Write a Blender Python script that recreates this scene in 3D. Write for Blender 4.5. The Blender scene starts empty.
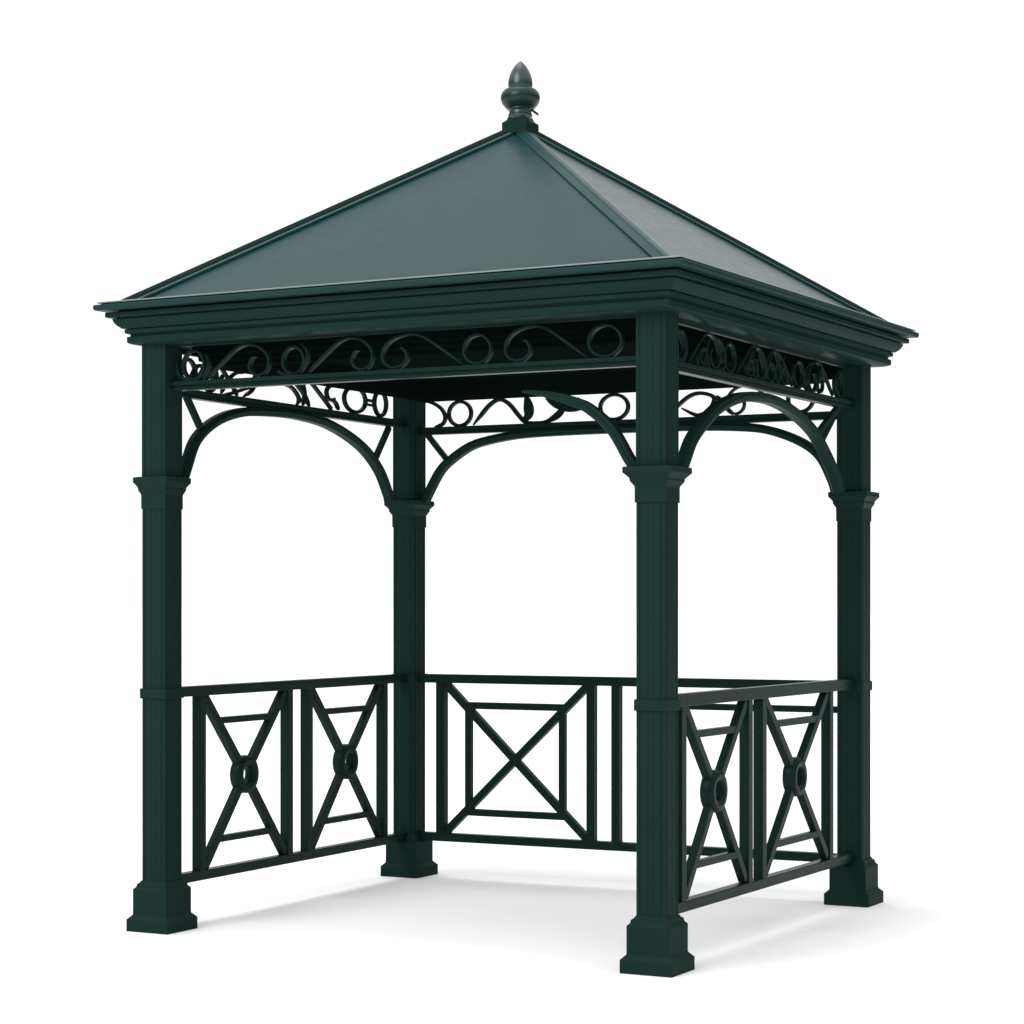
import bpy, bmesh, math
from mathutils import Vector, Matrix

scene = bpy.context.scene
C = scene.collection

# ------------------------------------------------------------------ materials
def node_mat(name):
    m = bpy.data.materials.new(name)
    m.use_nodes = True
    return m, m.node_tree.nodes, m.node_tree.links, m.node_tree.nodes['Principled BSDF']

def paint(name, col, rough, spec=0.5, bump=0.05, scale=420.0, var=0.10):
    """Powder-coated metal: one colour with slight cloudy variation and a fine orange-peel."""
    m, N, L, p = node_mat(name)
    tc = N.new('ShaderNodeTexCoord')
    n1 = N.new('ShaderNodeTexNoise'); n1.inputs['Scale'].default_value = 2.3; n1.inputs['Detail'].default_value = 6
    n2 = N.new('ShaderNodeTexNoise'); n2.inputs['Scale'].default_value = scale; n2.inputs['Detail'].default_value = 2
    n3 = N.new('ShaderNodeTexNoise'); n3.inputs['Scale'].default_value = 19.0; n3.inputs['Detail'].default_value = 5
    for n in (n1, n2, n3): L.new(tc.outputs['Object'], n.inputs['Vector'])
    mix = N.new('ShaderNodeMix'); mix.data_type = 'RGBA'
    mix.inputs['A'].default_value = (*[c * (1 - var) for c in col], 1)
    mix.inputs['B'].default_value = (*[c * (1 + var) for c in col], 1)
    L.new(n1.outputs['Fac'], mix.inputs['Factor'])
    L.new(mix.outputs['Result'], p.inputs['Base Color'])
    mr = N.new('ShaderNodeMapRange')
    mr.inputs['To Min'].default_value = rough - 0.07; mr.inputs['To Max'].default_value = rough + 0.09
    L.new(n3.outputs['Fac'], mr.inputs['Value']); L.new(mr.outputs['Result'], p.inputs['Roughness'])
    p.inputs['Specular IOR Level'].default_value = spec
    b = N.new('ShaderNodeBump'); b.inputs['Strength'].default_value = bump; b.inputs['Distance'].default_value = 0.002
    L.new(n2.outputs['Fac'], b.inputs['Height']); L.new(b.outputs['Normal'], p.inputs['Normal'])
    return m

GREEN = (0.0096, 0.0258, 0.0226)
M_PAINT = paint('green_powder_coat', GREEN, 0.36, spec=0.014)
M_RAIL = paint('green_satin_rail_paint', (0.0062, 0.0188, 0.0162), 0.32, spec=0.05, bump=0.006)
M_GUTTER_LIT = paint('green_gutter_lit_paint', (0.0150, 0.0390, 0.0370), 0.36, spec=0.02, bump=0.01)  # lighter than the cornice: the light on the fascia is put into the colour
M_MATTE = paint('green_matte_cornice_paint', (0.0100, 0.0275, 0.0248), 0.38, spec=0.012)
M_ROOF = paint('green_roof_sheet', (0.0070, 0.0390, 0.0390), 0.30, spec=0.12, bump=0.010)
M_BULB = paint('green_bulb_paint', (0.0070, 0.0260, 0.0230), 0.30, spec=0.25, bump=0.02)
M_GLOSS = paint('green_gloss_paint', (0.0080, 0.0330, 0.0300), 0.28, spec=0.6, bump=0.02)
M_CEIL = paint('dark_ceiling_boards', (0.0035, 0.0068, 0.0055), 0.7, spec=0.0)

def ground_mat():
    m, N, L, p = node_mat('white_studio_floor')
    tc = N.new('ShaderNodeTexCoord'); n = N.new('ShaderNodeTexNoise'); n.inputs['Scale'].default_value = 0.8
    L.new(tc.outputs['Object'], n.inputs['Vector'])
    mix = N.new('ShaderNodeMix'); mix.data_type = 'RGBA'
    mix.inputs['A'].default_value = (0.89, 0.89, 0.895, 1); mix.inputs['B'].default_value = (0.91, 0.91, 0.912, 1)
    L.new(n.outputs['Fac'], mix.inputs['Factor']); L.new(mix.outputs['Result'], p.inputs['Base Color'])
    p.inputs['Roughness'].default_value = 0.9; p.inputs['Specular IOR Level'].default_value = 0.0
    return m
M_GROUND = ground_mat()
def glint_mat():
    m, N, L, p = node_mat('pale_edge_glint')
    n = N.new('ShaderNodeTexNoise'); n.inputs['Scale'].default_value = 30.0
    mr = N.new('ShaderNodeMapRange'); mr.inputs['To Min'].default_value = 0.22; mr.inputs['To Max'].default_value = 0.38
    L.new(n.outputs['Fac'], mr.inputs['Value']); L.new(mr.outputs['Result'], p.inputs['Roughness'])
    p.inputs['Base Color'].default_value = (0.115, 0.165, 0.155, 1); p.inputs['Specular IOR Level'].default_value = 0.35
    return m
M_GLINT = glint_mat()  # non-metal; its pale colour paints in bright reflections on thin edges

# ------------------------------------------------------------------ helpers
def link(name, bm, mat, parent=None, mtx=None, bevel=0.0, smooth=False, segs=2):
    bmesh.ops.remove_doubles(bm, verts=bm.verts, dist=1e-6)
    bmesh.ops.recalc_face_normals(bm, faces=bm.faces)
    me = bpy.data.meshes.new(name)
    if smooth:
        for f in bm.faces: f.smooth = True
    bm.to_mesh(me); bm.free()
    me.materials.append(mat)
    if smooth: me.set_sharp_from_angle(angle=math.radians(35))
    o = bpy.data.objects.new(name, me); C.objects.link(o)
    if parent is not None: o.parent = parent
    if mtx is not None: o.matrix_local = mtx
    if bevel > 0:
        md = o.modifiers.new('edge', 'BEVEL'); md.width = bevel; md.segments = segs
        md.limit_method = 'ANGLE'; md.angle_limit = math.radians(35); md.harden_normals = False
    return o

def box(bm, x0, x1, y0, y1, z0, z1):
    v = [bm.verts.new((x, y, z)) for z in (z0, z1) for x, y in ((x0, y0), (x1, y0), (x1, y1), (x0, y1))]
    for f in ((0, 3, 2, 1), (4, 5, 6, 7), (0, 1, 5, 4), (1, 2, 6, 5), (2, 3, 7, 6), (3, 0, 4, 7)):
        bm.faces.new([v[i] for i in f])

def bar(bm, p, q, w, d):
    """Bar in the x-z plane of a bay from p to q: w across, d deep."""
    p, q = Vector((p[0], 0, p[1])), Vector((q[0], 0, q[1]))
    t = (q - p).normalized(); n = Vector((-t.z, 0, t.x)) * (w / 2); y = Vector((0, d / 2, 0))
    a = [bm.verts.new(p + s * n + u * y) for s, u in ((-1, -1), (1, -1), (1, 1), (-1, 1))]
    b = [bm.verts.new(q + s * n + u * y) for s, u in ((-1, -1), (1, -1), (1, 1), (-1, 1))]
    bm.faces.new(a[::-1]); bm.faces.new(b)
    for i in range(4):
        j = (i + 1) % 4; bm.faces.new((a[i], a[j], b[j], b[i]))

def sweep(bm, pts, sec, closed=False, taper=None):
    """Sweep a section [(in-plane offset, depth)] along a polyline of (x, z) in a bay's plane."""
    n = len(pts); rings = []
    for i in range(n):
        a = pts[(i - 1) % n] if (closed or i > 0) else pts[i]
        b = pts[(i + 1) % n] if (closed or i < n - 1) else pts[i]
        tx, tz = b[0] - a[0], b[1] - a[1]; l = math.hypot(tx, tz) or 1.0
        nx, nz = -tz / l, tx / l
        k = taper(i / (n - 1)) if taper else 1.0
        rings.append([bm.verts.new((pts[i][0] + nx * s * k, e * (0.4 + 0.6 * k), pts[i][1] + nz * s * k)) for s, e in sec])
    m = len(sec)
    for i in range(n if closed else n - 1):
        r, q = rings[i], rings[(i + 1) % n]
        for j in range(m):
            k = (j + 1) % m; bm.faces.new((r[j], r[k], q[k], q[j]))
    if not closed:
        bm.faces.new(rings[0]); bm.faces.new(rings[-1][::-1])

def spline(pts, per=8):
    """Catmull-Rom through the points."""
    P = [Vector(p) for p in pts]; P = [P[0] * 2 - P[1]] + P + [P[-1] * 2 - P[-2]]; out = []
    for i in range(1, len(P) - 2):
        a, b, c, d = P[i - 1:i + 3]
        for k in range(per):
            t = k / per
            out.append(0.5 * ((2 * b) + (c - a) * t + (2 * a - 5 * b + 4 * c - d) * t * t + (3 * b - a - 3 * c + d) * t ** 3))
    out.append(P[-2]); return [(v.x, v.y) for v in out]

def oval(cx, cz, rx, rz, n=48):
    return [(cx + rx * math.cos(2 * math.pi * i / n), cz + rz * math.sin(2 * math.pi * i / n)) for i in range(n)]

def flat(t, d):
    c = min(t, d) * 0.22
    return [(-t / 2 + c, -d / 2), (t / 2 - c, -d / 2), (t / 2, -d / 2 + c), (t / 2, d / 2 - c),
            (t / 2 - c, d / 2), (-t / 2 + c, d / 2), (-t / 2, d / 2 - c), (-t / 2, -d / 2 + c)]

def square_stack(bm, prof, close_top=True, close_bottom=True):
    """Square mouldings: (half width, z) rings from bottom to top."""
    rings = [[bm.verts.new((kx * r, ky * r, z)) for kx, ky in ((-1, -1), (1, -1), (1, 1), (-1, 1))] for r, z in prof]
    for a, b in zip(rings, rings[1:]):
        for i in range(4):
            j = (i + 1) % 4; bm.faces.new((a[i], a[j], b[j], b[i]))
    if close_bottom: bm.faces.new(rings[0][::-1])
    if close_top: bm.faces.new(rings[-1])

def lathe(bm, prof, n=40, cx=0.0, cy=0.0):
    rings = []
    for r, z in prof:
        if r < 1e-5: rings.append([bm.verts.new((cx, cy, z))])
        else: rings.append([bm.verts.new((cx + r * math.cos(2 * math.pi * i / n), cy + r * math.sin(2 * math.pi * i / n), z)) for i in range(n)])
    for a, b in zip(rings, rings[1:]):
        for i in range(n):
            j = (i + 1) % n
            if len(a) == 1: bm.faces.new((a[0], b[j], b[i]))
            elif len(b) == 1: bm.faces.new((a[i], a[j], b[0]))
            else: bm.faces.new((a[i], a[j], b[j], b[i]))
    if len(rings[0]) > 1: bm.faces.new(rings[0][::-1])
    if len(rings[-1]) > 1: bm.faces.new(rings[-1])

# ------------------------------------------------------------------ ground
bm = bmesh.new()
R = 400.0
v = [bm.verts.new(p) for p in ((-R, -R, 0), (R, -R, 0), (R, R, 0), (-R, R, 0))]; bm.faces.new(v)
g = link('ground', bm, M_GROUND)
g['kind'] = 'structure'; g['label'] = 'plain white studio floor under the gazebo'; g['category'] = 'ground'

# ------------------------------------------------------------------ gazebo
gz = bpy.data.objects.new('gazebo', None); C.objects.link(gz)
gz['label'] = 'dark green metal gazebo with hipped roof, scrollwork frieze and cross-braced railings'
gz['category'] = 'gazebo'

POST = {'A': (-1.2784, -1.2134), 'B': (1.2922, -1.2092), 'C': (1.2957, 1.2237), 'D': (-1.3409, 1.1823)}
CAP_DZ = {'A': 0.016, 'B': -0.006, 'C': -0.008, 'D': 0.0}
CAP_K = {'A': 0.72, 'B': 1.03, 'C': 0.84, 'D': 0.88}
Z_SOFFIT = 2.766

def shaft_section(w):
    """Square column section with shallow flutes on every face."""
    side = []
    for a, hw, dp in ((-0.72, 0.0050, 0.0030), (-0.16, 0.0022, 0.0012), (0.16, 0.0022, 0.0012), (0.72, 0.0050, 0.0030)):
        side += [(a * w - hw, 0), (a * w - hw * 0.6, dp), (a * w + hw * 0.6, dp), (a * w + hw, 0)]
    pts = []
    for k in range(4):
        c, s = round(math.cos(k * math.pi / 2)), round(math.sin(k * math.pi / 2))
        for x, inset in [(-w + 0.003, 0)] + side + [(w - 0.003, 0)]:
            y = -w + inset
            pts.append((x * c - y * s, x * s + y * c))
    return pts

def shaft(bm, w, z0, z1):
    sec = shaft_section(w)
    a = [bm.verts.new((x, y, z0)) for x, y in sec]; b = [bm.verts.new((x, y, z1)) for x, y in sec]
    n = len(sec)
    for i in range(n):
        j = (i + 1) % n; bm.faces.new((a[i], a[j], b[j], b[i]))
    bm.faces.new(a[::-1]); bm.faces.new(b)

def make_post(key):
    px, py = POST[key]; dz = CAP_DZ[key]
    bm = bmesh.new()
    shaft(bm, 0.0672, 0.20, 1.99 + dz)
    shaft(bm, 0.0690, 2.10 + dz, Z_SOFFIT + 0.012)
    p = link('post', bm, M_PAINT, gz, Matrix.Translation((px, py, 0)))
    bm = bmesh.new()
    square_stack(bm, [(0.1195, 0.0), (0.1195, 0.0560), (0.1170, 0.0590), (0.1020, 0.0740), (0.0985, 0.0790), (0.0980, 0.0830), (0.0980, 0.1960),
                      (0.0955, 0.2010), (0.0900, 0.2040), (0.0862, 0.2120), (0.0850, 0.2200), (0.0815, 0.2240), (0.0750, 0.2285), (0.0715, 0.2360), (0.0660, 0.2385)])
    link('plinth', bm, M_PAINT, p, bevel=0.0022)
    bm = bmesh.new()
    square_stack(bm, [(0.0660, 1.0975), (0.0748, 1.0975), (0.0748, 1.1455), (0.0660, 1.1455)])
    link('collar', bm, M_PAINT, p, bevel=0.0025)
    bm = bmesh.new()
    z = dz
    k = CAP_K[key]
    square_stack(bm, [(0.066 + (r - 0.066) * k, q + z) for r, q in
                     ((0.0655, 1.977), (0.0720, 1.977), (0.0720, 2.040), (0.0735, 2.046), (0.0785, 2.054), (0.0850, 2.063), (0.0875, 2.068), (0.0875, 2.076), (0.0920, 2.083),
                      (0.1020, 2.094), (0.1085, 2.100), (0.1100, 2.104), (0.1100, 2.125), (0.0900, 2.1285), (0.0660, 2.130))])
    link('capital', bm, M_PAINT, p, bevel=0.0018)
    return p

for key in 'ABCD': make_post(key)

# ---- bays: local x runs along the bay, local z is up
def bay(a, b):
    A, B = Vector(POST[a]), Vector(POST[b]); m = (A + B) / 2; d = B - A
    return Matrix.Translation((m.x, m.y, 0)) @ Matrix.Rotation(math.atan2(d.y, d.x), 4, 'Z'), d.length
BAY = {'front': bay('A', 'B'), 'right': bay('B', 'C'), 'back': bay('D', 'C'), 'left': bay('A', 'D')}

# ---- railings
def railing(side, top, bottom, th=0.049):
    M, L = BAY[side]; h = L / 2 - 0.0665
    bm = bmesh.new()
    box(bm, -h, h, -0.027, 0.027, top - th, top)
    box(bm, -h, h, -0.0255, 0.0255, bottom - 0.047, bottom)
    return link('railing', bm, M_RAIL, gz, M, bevel=0.003)

def stile(r, x, z0, z1, w=0.050, d=0.049):
    bm = bmesh.new(); bar(bm, (x, z0), (x, z1), w, d); return link('baluster', bm, M_RAIL, r, bevel=0.0025)
def diagonal(r, p, q, w=0.041, d=0.040):
    bm = bmesh.new(); bar(bm, p, q, w, d); return link('diagonal_brace', bm, M_RAIL, r, bevel=0.0025)
def crossbar(r, p, q, w=0.032, d=0.035):
    bm = bmesh.new(); bar(bm, p, q, w, d); return link('cross_bar', bm, M_RAIL, r, bevel=0.0025)
def ring_boss(r, x, z, ro=0.096, ri=0.042, d=0.066):
    bm = bmesh.new(); mid = (ro + ri) / 2; hw = (ro - ri) / 2; sec = []
    for i in range(16):
        a = 2 * math.pi * i / 16; c, s = math.cos(a), math.sin(a)
        sec.append((hw * math.copysign(abs(c) ** 0.6, c), d / 2 * math.copysign(abs(s) ** 0.6, s)))
    sweep(bm, oval(x, z, mid, mid, 56), sec, closed=True)
    return link('ring', bm, M_RAIL, r, smooth=True)

def ring_panel(r, xa, xb, zt, zb, zc=None, ring=True):
    """Crossed diagonals between two stiles, a bar near the top and the bottom, and a ring at the crossing."""
    xm = (xa + xb) / 2; zc = zc or (zt + zb) / 2
    ia, ib = xa + 0.006, xb - 0.006
    k = 0.070
    for (x0, z0, dd) in ((ia, zt, .040), (ib, zt, .0385), (ia, zb, .039), (ib, zb, .0375)):
        dx, dz = xm - x0, zc - z0; l = math.hypot(dx, dz)
        diagonal(r, (x0, z0), (xm - dx / l * k, zc - dz / l * k), d=dd)
    for z, zz in ((zt - 0.122, zt), (zb + 0.125, zb)):
        t = (z - zz) / (zc - zz); s = (ib - ia) / 2 * (1 - t)
        crossbar(r, (xm - s - 0.012, z), (xm + s + 0.012, z))
    ring_boss(r, xm, zc)

# left: two ring panels
r = railing('left', 1.147, 0.250)
for x in (-0.891, -0.099, 0.096, 0.888): stile(r, x, 0.245, 1.102)
ring_panel(r, -0.862, -0.126, 1.092, 0.262, 0.690)
ring_panel(r, 0.124, 0.862, 1.092, 0.262, 0.690)
# right: two ring panels
r = railing('right', 1.160, 0.270, 0.055)
for x in (-0.990, -0.238, -0.068, 0.826): stile(r, x, 0.265, 1.108)
ring_panel(r, -0.962, -0.264, 1.100, 0.285, 0.714)
ring_panel(r, -0.042, 0.800, 1.100, 0.285, 0.710)
# back: a square-and-cross panel on the left, plain balusters, then a single upper bar
r = railing('back', 1.146, 0.252)
for x, w in ((-1.106, 0.054), (-0.172, 0.046), (-0.022, 0.048), (0.30, 0.048)): stile(r, x, 0.247, 1.10, w)
cx_, cz_ = -0.640, 0.675
def sq_diag(x, z, d): diagonal(r, (x, z), (cx_, cz_), w=0.042, d=d)
sq_diag(-1.086, 1.100, .0400); sq_diag(-0.190, 1.100, .0385); sq_diag(-1.086, 0.250, .0392); sq_diag(-0.190, 0.250, .0377)
for z in (0.973, 0.375): crossbar(r, (-0.945, z), (-0.335, z), w=0.038)
for x in (-0.932, -0.348): crossbar(r, (x, 0.375), (x, 0.973), w=0.038, d=0.0335)
crossbar(r, (0.30, 0.996), (1.250, 0.996), w=0.034)

# ---- friezes and arches
T, DEP = 0.0125, 0.030
def frieze(side, dz):
    """Bottom bar with its lip and the header under the soffit; scrolls hang between them."""
    M, L = BAY[side]; h = L / 2 - 0.068
    M = M @ Matrix.Translation((0, 0, dz))
    bm = bmesh.new()
    box(bm, -h, h, -0.027, 0.027, 2.572, 2.591)
    box(bm, -h, h, -0.018, 0.018, 2.560, 2.572)
    box(bm, -h, h, -0.023, 0.023, 2.549, 2.560)
    box(bm, -h, h, -0.010, 0.010, 2.756, Z_SOFFIT + 0.004 - dz)
    return link('frieze', bm, M_RAIL, gz, M, bevel=0.0018)
def fring(f, x, z, rx, rz, t=T, d=None):
    d = d or DEP
    bm = bmesh.new(); sweep(bm, oval(x, z, rx - t / 2, rz - t / 2), flat(t, d), closed=True)
    return link('frieze_ring', bm, M_RAIL, f, smooth=True)
def scroll(f, pts, t=T, d=None):
    d = d or DEP
    bm = bmesh.new(); sweep(bm, spline(pts), flat(t, d), taper=lambda u: min(1.0, 0.35 + 6 * u, 0.45 + 5 * (1 - u)))
    return link('scroll', bm, M_RAIL, f, smooth=True)
def leaf(f, pts, w, d=0.014):
    bm = bmesh.new()
    sweep(bm, spline(pts), flat(w, d), taper=lambda u: max(0.06, math.sin(math.pi * min(1, u * 0.94 + 0.06)) ** 0.8))
    return link('leaf', bm, M_RAIL, f, smooth=True)

S_PATH = [(0.0, 2.600), (0.020, 2.618), (0.128, 2.705), (0.175, 2.735), (0.225, 2.747), (0.290, 2.733), (0.332, 2.700), (0.345, 2.662), (0.335, 2.624),
          (0.305, 2.602), (0.270, 2.604), (0.243, 2.626), (0.238, 2.655), (0.252, 2.682), (0.268, 2.688)]
def s_scroll(f, x, flip=False, k=1.0):
    scroll(f, [(x + (-px if flip else px) * k, pz) for px, pz in S_PATH])

def arch(side, ctrl, struts):
    """Arch springing from the capitals up to the frieze bar, moulded face and soffit, with short struts at the haunches."""
    M, L = BAY[side]
    sec = [(-0.022, -0.022), (-0.014, -0.028), (-0.007, -0.0285), (-0.002, -0.034), (0.006, -0.034), (0.010, -0.0285), (0.019, -0.026), (0.023, -0.020),
           (0.023, 0.020), (0.019, 0.026), (0.010, 0.0285), (0.006, 0.034), (-0.002, 0.034), (-0.007, 0.0285), (-0.014, 0.028), (-0.022, 0.022)]
    bm = bmesh.new(); sweep(bm, spline(ctrl, 7), sec, taper=(lambda u: 0.95 if u < 0.45 else max(0.22, 0.95 - 1.35 * (u - 0.45))) if side == 'front' else None)
    o = link('arch', bm, M_PAINT, gz, M, smooth=True)
    for p, q in struts:
        bm = bmesh.new(); bar(bm, p, q, 0.030, 0.028)
        link('strut', bm, M_PAINT, o, bevel=0.003)
    return o
A_FRONT = [(1.185, 2.122), (1.156, 2.160), (1.074, 2.290), (0.970, 2.378), (0.900, 2.410), (0.820, 2.435), (0.770, 2.447), (0.725, 2.456), (0.685, 2.462), (0.650, 2.466)]
A_RIGHT = [(-0.975, 2.122), (-0.941, 2.165), (-0.855, 2.262), (-0.691, 2.365), (-0.544, 2.428), (-0.371, 2.474), (-0.192, 2.498), (0.056, 2.503), (0.313, 2.473), (0.596, 2.398), (0.807, 2.282), (0.950, 2.165), (0.985, 2.115)]
A_LEFT = [(-1.035, 2.135), (-1.000, 2.205), (-0.919, 2.340), (-0.756, 2.440), (-0.535, 2.500), (-0.250, 2.523), (0.030, 2.525), (0.331, 2.497), (0.646, 2.408), (0.842, 2.290), (0.950, 2.160), (0.970, 2.122)]
A_BACK = [(-1.215, 2.122), (-1.190, 2.170), (-1.120, 2.285), (-1.049, 2.350), (-0.927, 2.422), (-0.800, 2.456), (-0.613, 2.480), (-0.366, 2.488), (0.000, 2.490), (0.400, 2.488), (0.691, 2.476), (0.859, 2.452), (1.026, 2.390), (1.135, 2.310), (1.200, 2.190), (1.225, 2.115)]

# front
f = frieze('front', 0.0)
fring(f, -1.098, 2.666, 0.066, 0.074); fring(f, -0.538, 2.660, 0.064, 0.068); fring(f, 0.425, 2.661, 0.074, 0.069); fring(f, 1.046, 2.664, 0.084, 0.073)
s_scroll(f, -1.018); s_scroll(f, -0.458)
s_scroll(f, 0.350, True, 1.19); s_scroll(f, 0.955, True, 1.13)
scroll(f, [(-1.195, 2.690), (-1.188, 2.640), (-1.160, 2.606), (-1.110, 2.594), (-1.055, 2.606), (-1.020, 2.640), (-1.012, 2.680), (-1.030, 2.715)])
scroll(f, [(-0.625, 2.620), (-0.600, 2.602), (-0.545, 2.594), (-0.500, 2.612), (-0.468, 2.655), (-0.462, 2.700), (-0.500, 2.735)])
arch('front', A_FRONT, [])
DEP = 0.020
# right
f = frieze('right', -0.010)
for x in (-0.985, -0.440, 0.420, 0.985): fring(f, x, 2.664, 0.070, 0.070)
s_scroll(f, -0.900); s_scroll(f, -0.360); s_scroll(f, 0.340, True); s_scroll(f, 0.900, True)
for x in (-0.70, -0.20, 0.20, 0.70): scroll(f, [(x - 0.05, 2.600), (x - 0.02, 2.640), (x, 2.690), (x + 0.03, 2.735)])
for x in (-0.74, -0.20, 0.22, 0.72): fring(f, x, 2.640, 0.042, 0.042, t=0.010)
for x, k in ((-1.02, 1), (-0.57, 1), (0.57, -1), (1.02, -1)):
    scroll(f, [(x - 0.07 * k, 2.738), (x + 0.01 * k, 2.728), (x + 0.065 * k, 2.690), (x + 0.080 * k, 2.645), (x + 0.05 * k, 2.610), (x, 2.600)], t=0.012)
s_scroll(f, -0.02, k=0.55); s_scroll(f, 0.02, True, 0.55)
arch('right', A_RIGHT, [((0.985, 2.540), (0.690, 2.385))])
# left
DEP = 0.026
f = frieze('left', -0.014)
for x, rx in ((0.592, 0.122), (0.868, 0.074), (-0.985, 0.070), (-0.80, 0.066)): fring(f, x, 2.669, rx, 0.076, t=0.017)
scroll(f, [(-0.680, 2.594), (-0.606, 2.606), (-0.444, 2.648), (-0.212, 2.692), (-0.068, 2.684), (0.0, 2.650), (0.020, 2.620), (0.0, 2.596)], t=0.016)
scroll(f, [(-0.50, 2.597), (-0.42, 2.64), (-0.40, 2.70), (-0.36, 2.735)], t=0.016)
scroll(f, [(-0.76, 2.735), (-0.80, 2.69), (-0.76, 2.65), (-0.71, 2.655), (-0.69, 2.69)], t=0.016)
scroll(f, [(0.118, 2.735), (0.180, 2.700), (0.310, 2.620), (0.345, 2.597)], t=0.016)
scroll(f, [(0.430, 2.740), (0.361, 2.731), (0.300, 2.700), (0.305, 2.660), (0.350, 2.645), (0.380, 2.660)], t=0.016)
scroll(f, [(0.310, 2.650), (0.380, 2.640), (0.420, 2.600)], t=0.016)
scroll(f, [(-0.72, 2.74), (-0.66, 2.690), (-0.60, 2.640), (-0.56, 2.597)], t=0.014)
scroll(f, [(-0.93, 2.597), (-0.90, 2.650), (-0.86, 2.700), (-0.83, 2.738)], t=0.014)
bm = bmesh.new()
bar(bm, (0.712, 2.676), (0.796, 2.676), 0.016, 0.022); bar(bm, (0.712, 2.652), (0.796, 2.652), 0.014, 0.020)
link('ring_tie', bm, M_PAINT, f, bevel=0.002)
scroll(f, [(-0.985, 2.597), (-0.955, 2.66), (-0.90, 2.715), (-0.84, 2.700), (-0.83, 2.655), (-0.87, 2.640)], t=0.016)
scroll(f, [(-0.70, 2.597), (-0.66, 2.65), (-0.58, 2.705), (-0.50, 2.715)], t=0.014)
scroll(f, [(0.060, 2.597), (0.075, 2.650), (0.060, 2.700), (0.045, 2.735)], t=0.022)
scroll(f, [(-0.05, 2.735), (0.0, 2.700), (0.075, 2.650), (0.120, 2.597)], t=0.018)
arch('left', A_LEFT, [((-1.010, 2.556), (-0.885, 2.405)), ((0.965, 2.530), (0.815, 2.350))])
DEP = 0.030
# back
f = frieze('back', -0.052)
for x, rx in ((-0.990, 0.080), (-0.038, 0.092), (1.03, 0.078)): fring(f, x, 2.663, rx, 0.076, t=0.018)
scroll(f, [(-1.235, 2.741), (-1.180, 2.735), (-1.115, 2.700), (-1.085, 2.650), (-1.100, 2.610), (-1.150, 2.594)], t=0.018)
scroll(f, [(-0.905, 2.597), (-0.860, 2.645), (-0.800, 2.705), (-0.740, 2.732), (-0.680, 2.706), (-0.620, 2.640), (-0.575, 2.600), (-0.500, 2.592),
           (-0.440, 2.600), (-0.380, 2.640), (-0.329, 2.680), (-0.25, 2.720)], t=0.022)
leaf(f, [(-0.575, 2.750), (-0.560, 2.690), (-0.560, 2.640), (-0.60, 2.600)], 0.062)
leaf(f, [(-0.450, 2.730), (-0.380, 2.700), (-0.300, 2.675), (-0.205, 2.664)], 0.070)
leaf(f, [(-0.420, 2.600), (-0.37, 2.640), (-0.32, 2.690)], 0.04)
scroll(f, [(0.275, 2.600), (0.330, 2.650), (0.406, 2.704), (0.475, 2.716), (0.544, 2.690), (0.520, 2.630), (0.452, 2.600), (0.360, 2.640)], t=0.020)
scroll(f, [(0.56, 2.700), (0.60, 2.650), (0.652, 2.597)], t=0.022)
s_scroll(f, 0.93, True, 0.9)
arch('back', A_BACK, [((-1.205, 2.505), (-1.070, 2.350)), ((1.205, 2.505), (1.120, 2.345))])

# ---- cornice and gutter: mouldings swept round a quad, given as (inset, z)
CORN = [(-1.5165, -1.4324), (1.5194, -1.4611), (1.5666, 1.4620), (-1.5450, 1.4400)]
KK = [(-1, -1), (1, -1), (1, 1), (-1, 1)]
def quad_sweep(bm, prof, closed=False):
    rings = [[bm.verts.new((c[0] - k[0] * d, c[1] - k[1] * d, z)) for c, k in zip(CORN, KK)] for d, z in prof]
    pairs = list(zip(rings, rings[1:])) + ([(rings[-1], rings[0])] if closed else [])
    for a, b in pairs:
        for i in range(4):
            j = (i + 1) % 4; bm.faces.new((a[i], a[j], b[j], b[i]))
    return rings

bm = bmesh.new()
quad_sweep(bm, [(0.150, Z_SOFFIT), (0.1300, Z_SOFFIT + 0.004), (0.1150, 2.776), (0.1125, 2.779), (0.1120, 2.804), (0.1180, 2.8060), (0.1240, 2.8080), (0.1240, 2.8150), (0.1180, 2.8190), (0.1050, 2.8205), (0.1035, 2.839),
                (0.1120, 2.8400), (0.1120, 2.8425), (0.0940, 2.8430), (0.0890, 2.8480), (0.0800, 2.855), (0.0710, 2.866), (0.0650, 2.879), (0.0630, 2.8865), (0.0780, 2.8885), (0.0780, 2.8910), (0.0580, 2.8915), (0.0420, 2.892), (0.0395, 2.895), (0.0395, 2.9135), (0.0430, 2.9160), (0.0850, 2.9165), (0.0850, 2.930), (0.3000, 2.930), (0.3300, 2.90), (0.3300, Z_SOFFIT + 0.002), (0.3100, Z_SOFFIT)], closed=True)
corn = link('cornice', bm, M_MATTE, gz, bevel=0.0012, segs=1)
bm = bmesh.new()
quad_sweep(bm, [(0.115, 2.9245), (0.0080, 2.9235), (0.0035, 2.9250), (0.0010, 2.9290), (0.0000, 2.9350), (0.0000, 2.9450), (0.0015, 2.9480), (0.0060, 2.9505),
                (0.0260, 2.9510), (0.0270, 2.9570), (0.1400, 2.9570), (0.1400, 2.9320)], closed=True)
link('gutter', bm, M_GUTTER_LIT, corn, bevel=0.001, segs=1)
bm = bmesh.new()
quad_sweep(bm, [(0.0130, 2.9585), (0.0140, 2.9620), (0.0180, 2.9645), (0.0340, 2.9680), (0.0340, 2.9575), (0.0140, 2.9575)], closed=True)
link('drip_edge', bm, M_GLINT, corn)  # pale colour stands for the sky's reflection along the roof edge
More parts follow.
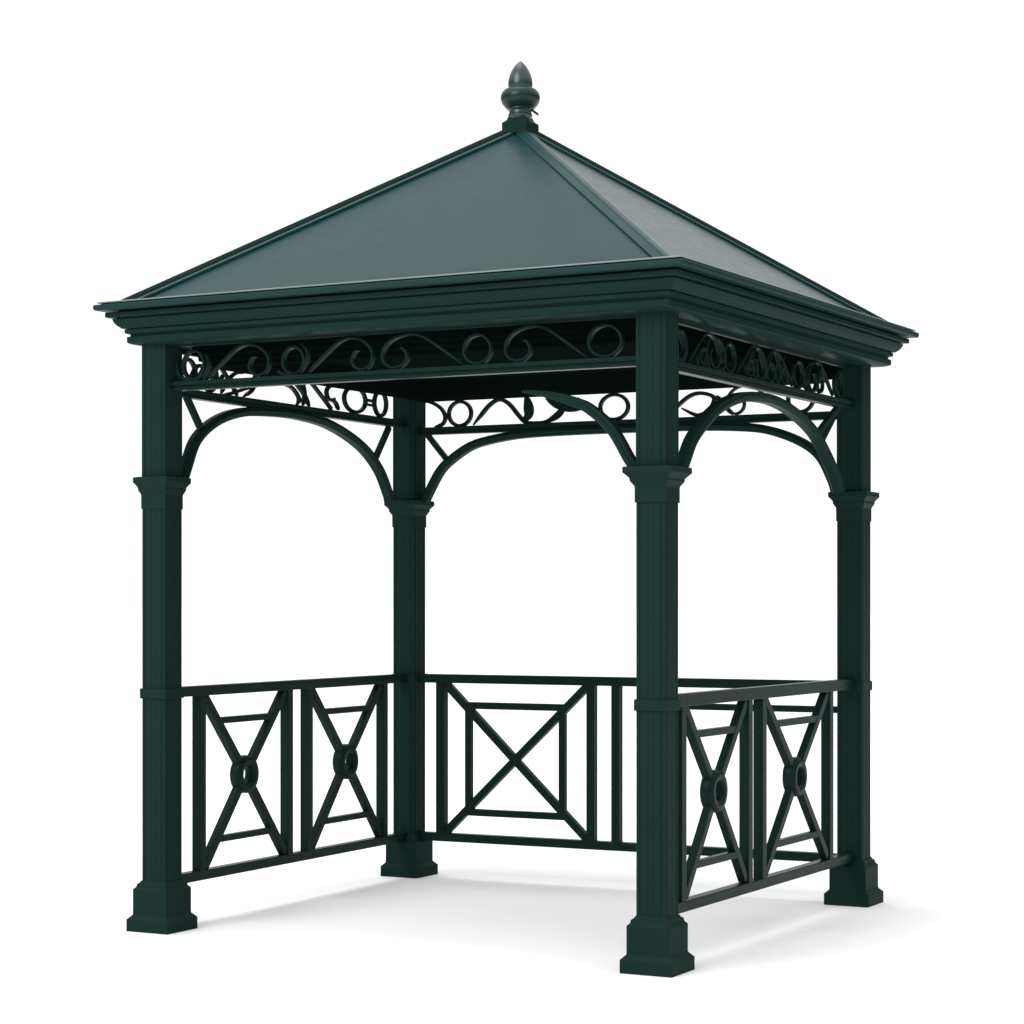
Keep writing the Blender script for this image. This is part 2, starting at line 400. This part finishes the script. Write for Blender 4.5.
# inner mouldings that carry the ceiling
bm = bmesh.new()
IN = 0.330
quad_sweep(bm, [(IN, 2.790), (IN, 2.728), (IN + 0.020, 2.722), (IN + 0.022, 2.700), (IN + 0.045, 2.694), (IN + 0.047, 2.672), (IN + 0.085, 2.668), (IN + 0.090, 2.690), (IN + 0.10, 2.790)], closed=True)
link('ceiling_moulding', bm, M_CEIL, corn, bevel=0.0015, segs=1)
bm = bmesh.new()
bm.faces.new([bm.verts.new((c[0] - k[0] * 0.30, c[1] - k[1] * 0.30, 2.782)) for c, k in zip(CORN, KK)][::-1])
bmesh.ops.solidify(bm, geom=bm.faces[:], thickness=0.02)
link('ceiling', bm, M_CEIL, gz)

# ---- roof
APEX = Vector((0, 0, 3.893))
bm = bmesh.new()
EAVE_IN, EAVE_Z = 0.104, 2.954
ev = [Vector((c[0] - k[0] * EAVE_IN, c[1] - k[1] * EAVE_IN, EAVE_Z)) for c, k in zip(CORN, KK)]
top = bm.verts.new(APEX); e = [bm.verts.new(p) for p in ev]; lo = [bm.verts.new(p - Vector((0, 0, 0.006))) for p in ev]; tl = bm.verts.new(APEX - Vector((0, 0, 0.02)))
for i in range(4):
    j = (i + 1) % 4
    bm.faces.new((e[i], e[j], top)); bm.faces.new((lo[j], lo[i], tl)); bm.faces.new((e[j], e[i], lo[i], lo[j]))
roof = link('roof', bm, M_ROOF, gz)

def hip_cap(k):
    """Ridge cap along a hip: flanges that follow the two roof planes, a raised roll over them and added pale strips that paint in the glint of the flange edges."""
    p0 = ev[k]; n_a = (ev[k] - APEX).cross(ev[(k + 1) % 4] - APEX).normalized(); n_b = (ev[(k - 1) % 4] - APEX).cross(ev[k] - APEX).normalized()
    if n_a.z < 0: n_a.negate()
    if n_b.z < 0: n_b.negate()
    t = (p0 - APEX).normalized()
    ua = n_a.cross(t); ub = n_b.cross(t)
    if ua.dot(ev[(k + 1) % 4] - p0) < 0: ua.negate()
    if ub.dot(ev[(k - 1) % 4] - p0) < 0: ub.negate()
    up = (n_a + n_b).normalized()
    s0, s1 = APEX + t * 0.055, p0 + t * 0.004
    def run(name, sec, mat, bev=0.0, parent=roof):
        bm = bmesh.new()
        a = [bm.verts.new(s0 + v) for v in sec]; b = [bm.verts.new(s1 + v) for v in sec]; n = len(sec)
        for i in range(n):
            j = (i + 1) % n; bm.faces.new((a[i], a[j], b[j], b[i]))
        bm.faces.new(a[::-1]); bm.faces.new(b)
        return link(name, bm, mat, parent, bevel=bev)
    wf = 0.042
    run('hip_cap', [ua * wf - n_a * 0.0005, ua * wf + n_a * 0.011, up * 0.014, ub * wf + n_b * 0.011, ub * wf - n_b * 0.0005, up * -0.001], M_ROOF, 0.001)
    hr = 0.018 if k == 1 else 0.034; rw = 0.020 if k == 1 else 0.026
    run('hip_roll', [ua * rw + n_a * 0.008, ua * rw * 0.87 + up * hr * 0.75, ua * rw * 0.4 + up * hr, ub * rw * 0.4 + up * hr, ub * rw * 0.87 + up * hr * 0.75, ub * rw + n_b * 0.008],
        M_ROOF if k == 1 else M_PAINT, 0.003)  # near hip paler, the others darker: light and shade put into the material
    for u_, n_ in ((ua, n_a), (ub, n_b)):
        if k == 1 and u_ is ub: continue
        run('hip_glint', [u_ * 0.0285 + n_ * 0.009, u_ * 0.0285 + n_ * 0.015, u_ * 0.0355 + n_ * 0.015, u_ * 0.0355 + n_ * 0.009], M_GLINT)  # strip added as a painted highlight on the cap edge
for k in range(4): hip_cap(k)

# ---- finial
bm = bmesh.new()
square_stack(bm, [(0.068, 3.862), (0.068, 3.914), (0.0655, 3.920), (0.058, 3.925), (0.050, 3.934), (0.046, 3.946), (0.042, 3.952)])
fin = link('finial', bm, M_PAINT, gz, bevel=0.002)
bm = bmesh.new()
lathe(bm, [(0.052, 3.938), (0.058, 3.950), (0.060, 3.956), (0.060, 3.962), (0.056, 3.966), (0.055, 3.979), (0.058, 3.984), (0.066, 3.987), (0.066, 3.992)])
link('finial_neck', bm, M_GLOSS, fin, smooth=True)
bm = bmesh.new()
lathe(bm, [(0.062, 3.990), (0.070, 3.993), (0.080, 4.003), (0.090, 4.017), (0.0962, 4.033), (0.0975, 4.046), (0.0955, 4.060), (0.089, 4.074), (0.078, 4.085), (0.066, 4.091), (0.055, 4.093)])
link('finial_bulb', bm, M_BULB, fin, smooth=True)
bm = bmesh.new()
pr = [(0.0565, 4.090), (0.0590, 4.100)]
for i in range(0, 25):
    t = i / 24
    u_ = math.sin(t * math.pi / 2)
    r_ = 0.0605 * (1 - u_ ** 2.1) ** 0.82 if i < 24 else 0.0
    pr.append((r_, 4.108 + 0.120 * u_))
lathe(bm, pr)
link('finial_tip', bm, M_GLOSS, fin, smooth=True)
bm = bmesh.new()
cam_r = Vector((math.cos(0.4909), math.sin(0.4909), 0))
q0, q1 = cam_r * 0.058 + Vector((0, 0, 3.985)), cam_r * 0.090 + Vector((0, 0, 3.962))
t = (q1 - q0).normalized(); s = Vector((-cam_r.y, cam_r.x, 0)); u = t.cross(s)
ra = [[bm.verts.new(c + (s * math.cos(i * math.pi / 4) + u * math.sin(i * math.pi / 4)) * w) for i in range(8)] for c, w in ((q0, .0055), (q0.lerp(q1, .7), .006), (q1, .0045))]
for a, b in zip(ra, ra[1:]):
    for i in range(8): bm.faces.new((a[i], a[(i + 1) % 8], b[(i + 1) % 8], b[i]))
bm.faces.new(ra[0][::-1]); bm.faces.new(ra[-1])
link('locking_pin', bm, M_PAINT, fin, smooth=True)

# ------------------------------------------------------------------ light
w = bpy.data.worlds.new('World'); scene.world = w; w.use_nodes = True
N, L = w.node_tree.nodes, w.node_tree.links
bg = N['Background']
YAW = 0.4909
tc = N.new('ShaderNodeTexCoord')
def vdot(vec):
    n = N.new('ShaderNodeVectorMath'); n.operation = 'DOT_PRODUCT'; n.inputs[1].default_value = vec
    nrm = N.new('ShaderNodeVectorMath'); nrm.operation = 'NORMALIZE'
    L.new(tc.outputs['Generated'], nrm.inputs[0]); L.new(nrm.outputs['Vector'], n.inputs[0]); return n.outputs['Value']
def ramp(val, a, b, lo, hi):
    m = N.new('ShaderNodeMapRange'); m.interpolation_type = 'SMOOTHSTEP'
    for k, x in (('From Min', a), ('From Max', b), ('To Min', lo), ('To Max', hi)): m.inputs[k].default_value = x
    L.new(val, m.inputs['Value']); return m.outputs['Result']
# a studio: a white backdrop sweep behind the object, a broad overhead diffuser, dimmer walls elsewhere
back = ramp(vdot((-math.sin(YAW), math.cos(YAW), 0)), 0.78, 0.91, 0.0, 1.08)
over = ramp(vdot((0, 0, 1)), 0.20, 0.50, 0.03, 1.22)
zen = ramp(vdot((-0.13, -0.02, 0.991)), 0.89, 0.97, 0.0, 2.4)
mx = N.new('ShaderNodeMath'); mx.operation = 'MAXIMUM'; L.new(back, mx.inputs[0]); L.new(over, mx.inputs[1])
ad = N.new('ShaderNodeMath'); ad.operation = 'ADD'; L.new(mx.outputs[0], ad.inputs[0]); L.new(zen, ad.inputs[1])
L.new(ad.outputs[0], bg.inputs['Strength'])
bg.inputs['Color'].default_value = (1, 1, 1, 1)

def area(name, loc, target, size, power):
    l = bpy.data.lights.new(name, 'AREA'); l.shape = 'DISK'; l.size = size; l.energy = power
    o = bpy.data.objects.new(name, l); C.objects.link(o); o.location = loc
    d = Vector(target) - Vector(loc); o.rotation_euler = d.to_track_quat('-Z', 'Y').to_euler(); return o
area('key_softbox', (-2.0, -11.0, 9.5), (0, 0, 1.8), 9.0, 1000)

# ------------------------------------------------------------------ camera
cam = bpy.data.cameras.new('camera'); co = bpy.data.objects.new('camera', cam); C.objects.link(co)
co.location = (5.2367, -9.8842, 1.556); co.rotation_euler = (math.pi / 2, 0, YAW)
cam.sensor_width = 36.0; cam.lens = 2261.94 / 1024 * 36.0
cam.shift_y = (601.41 - 512) / 1024
cam.clip_end = 2000
scene.camera = co

scene.render.engine = 'CYCLES'
vs = scene.view_settings
vs.view_transform = 'Standard'; vs.look = 'None'; vs.exposure = 0; vs.gamma = 1; vs.use_curve_mapping = False
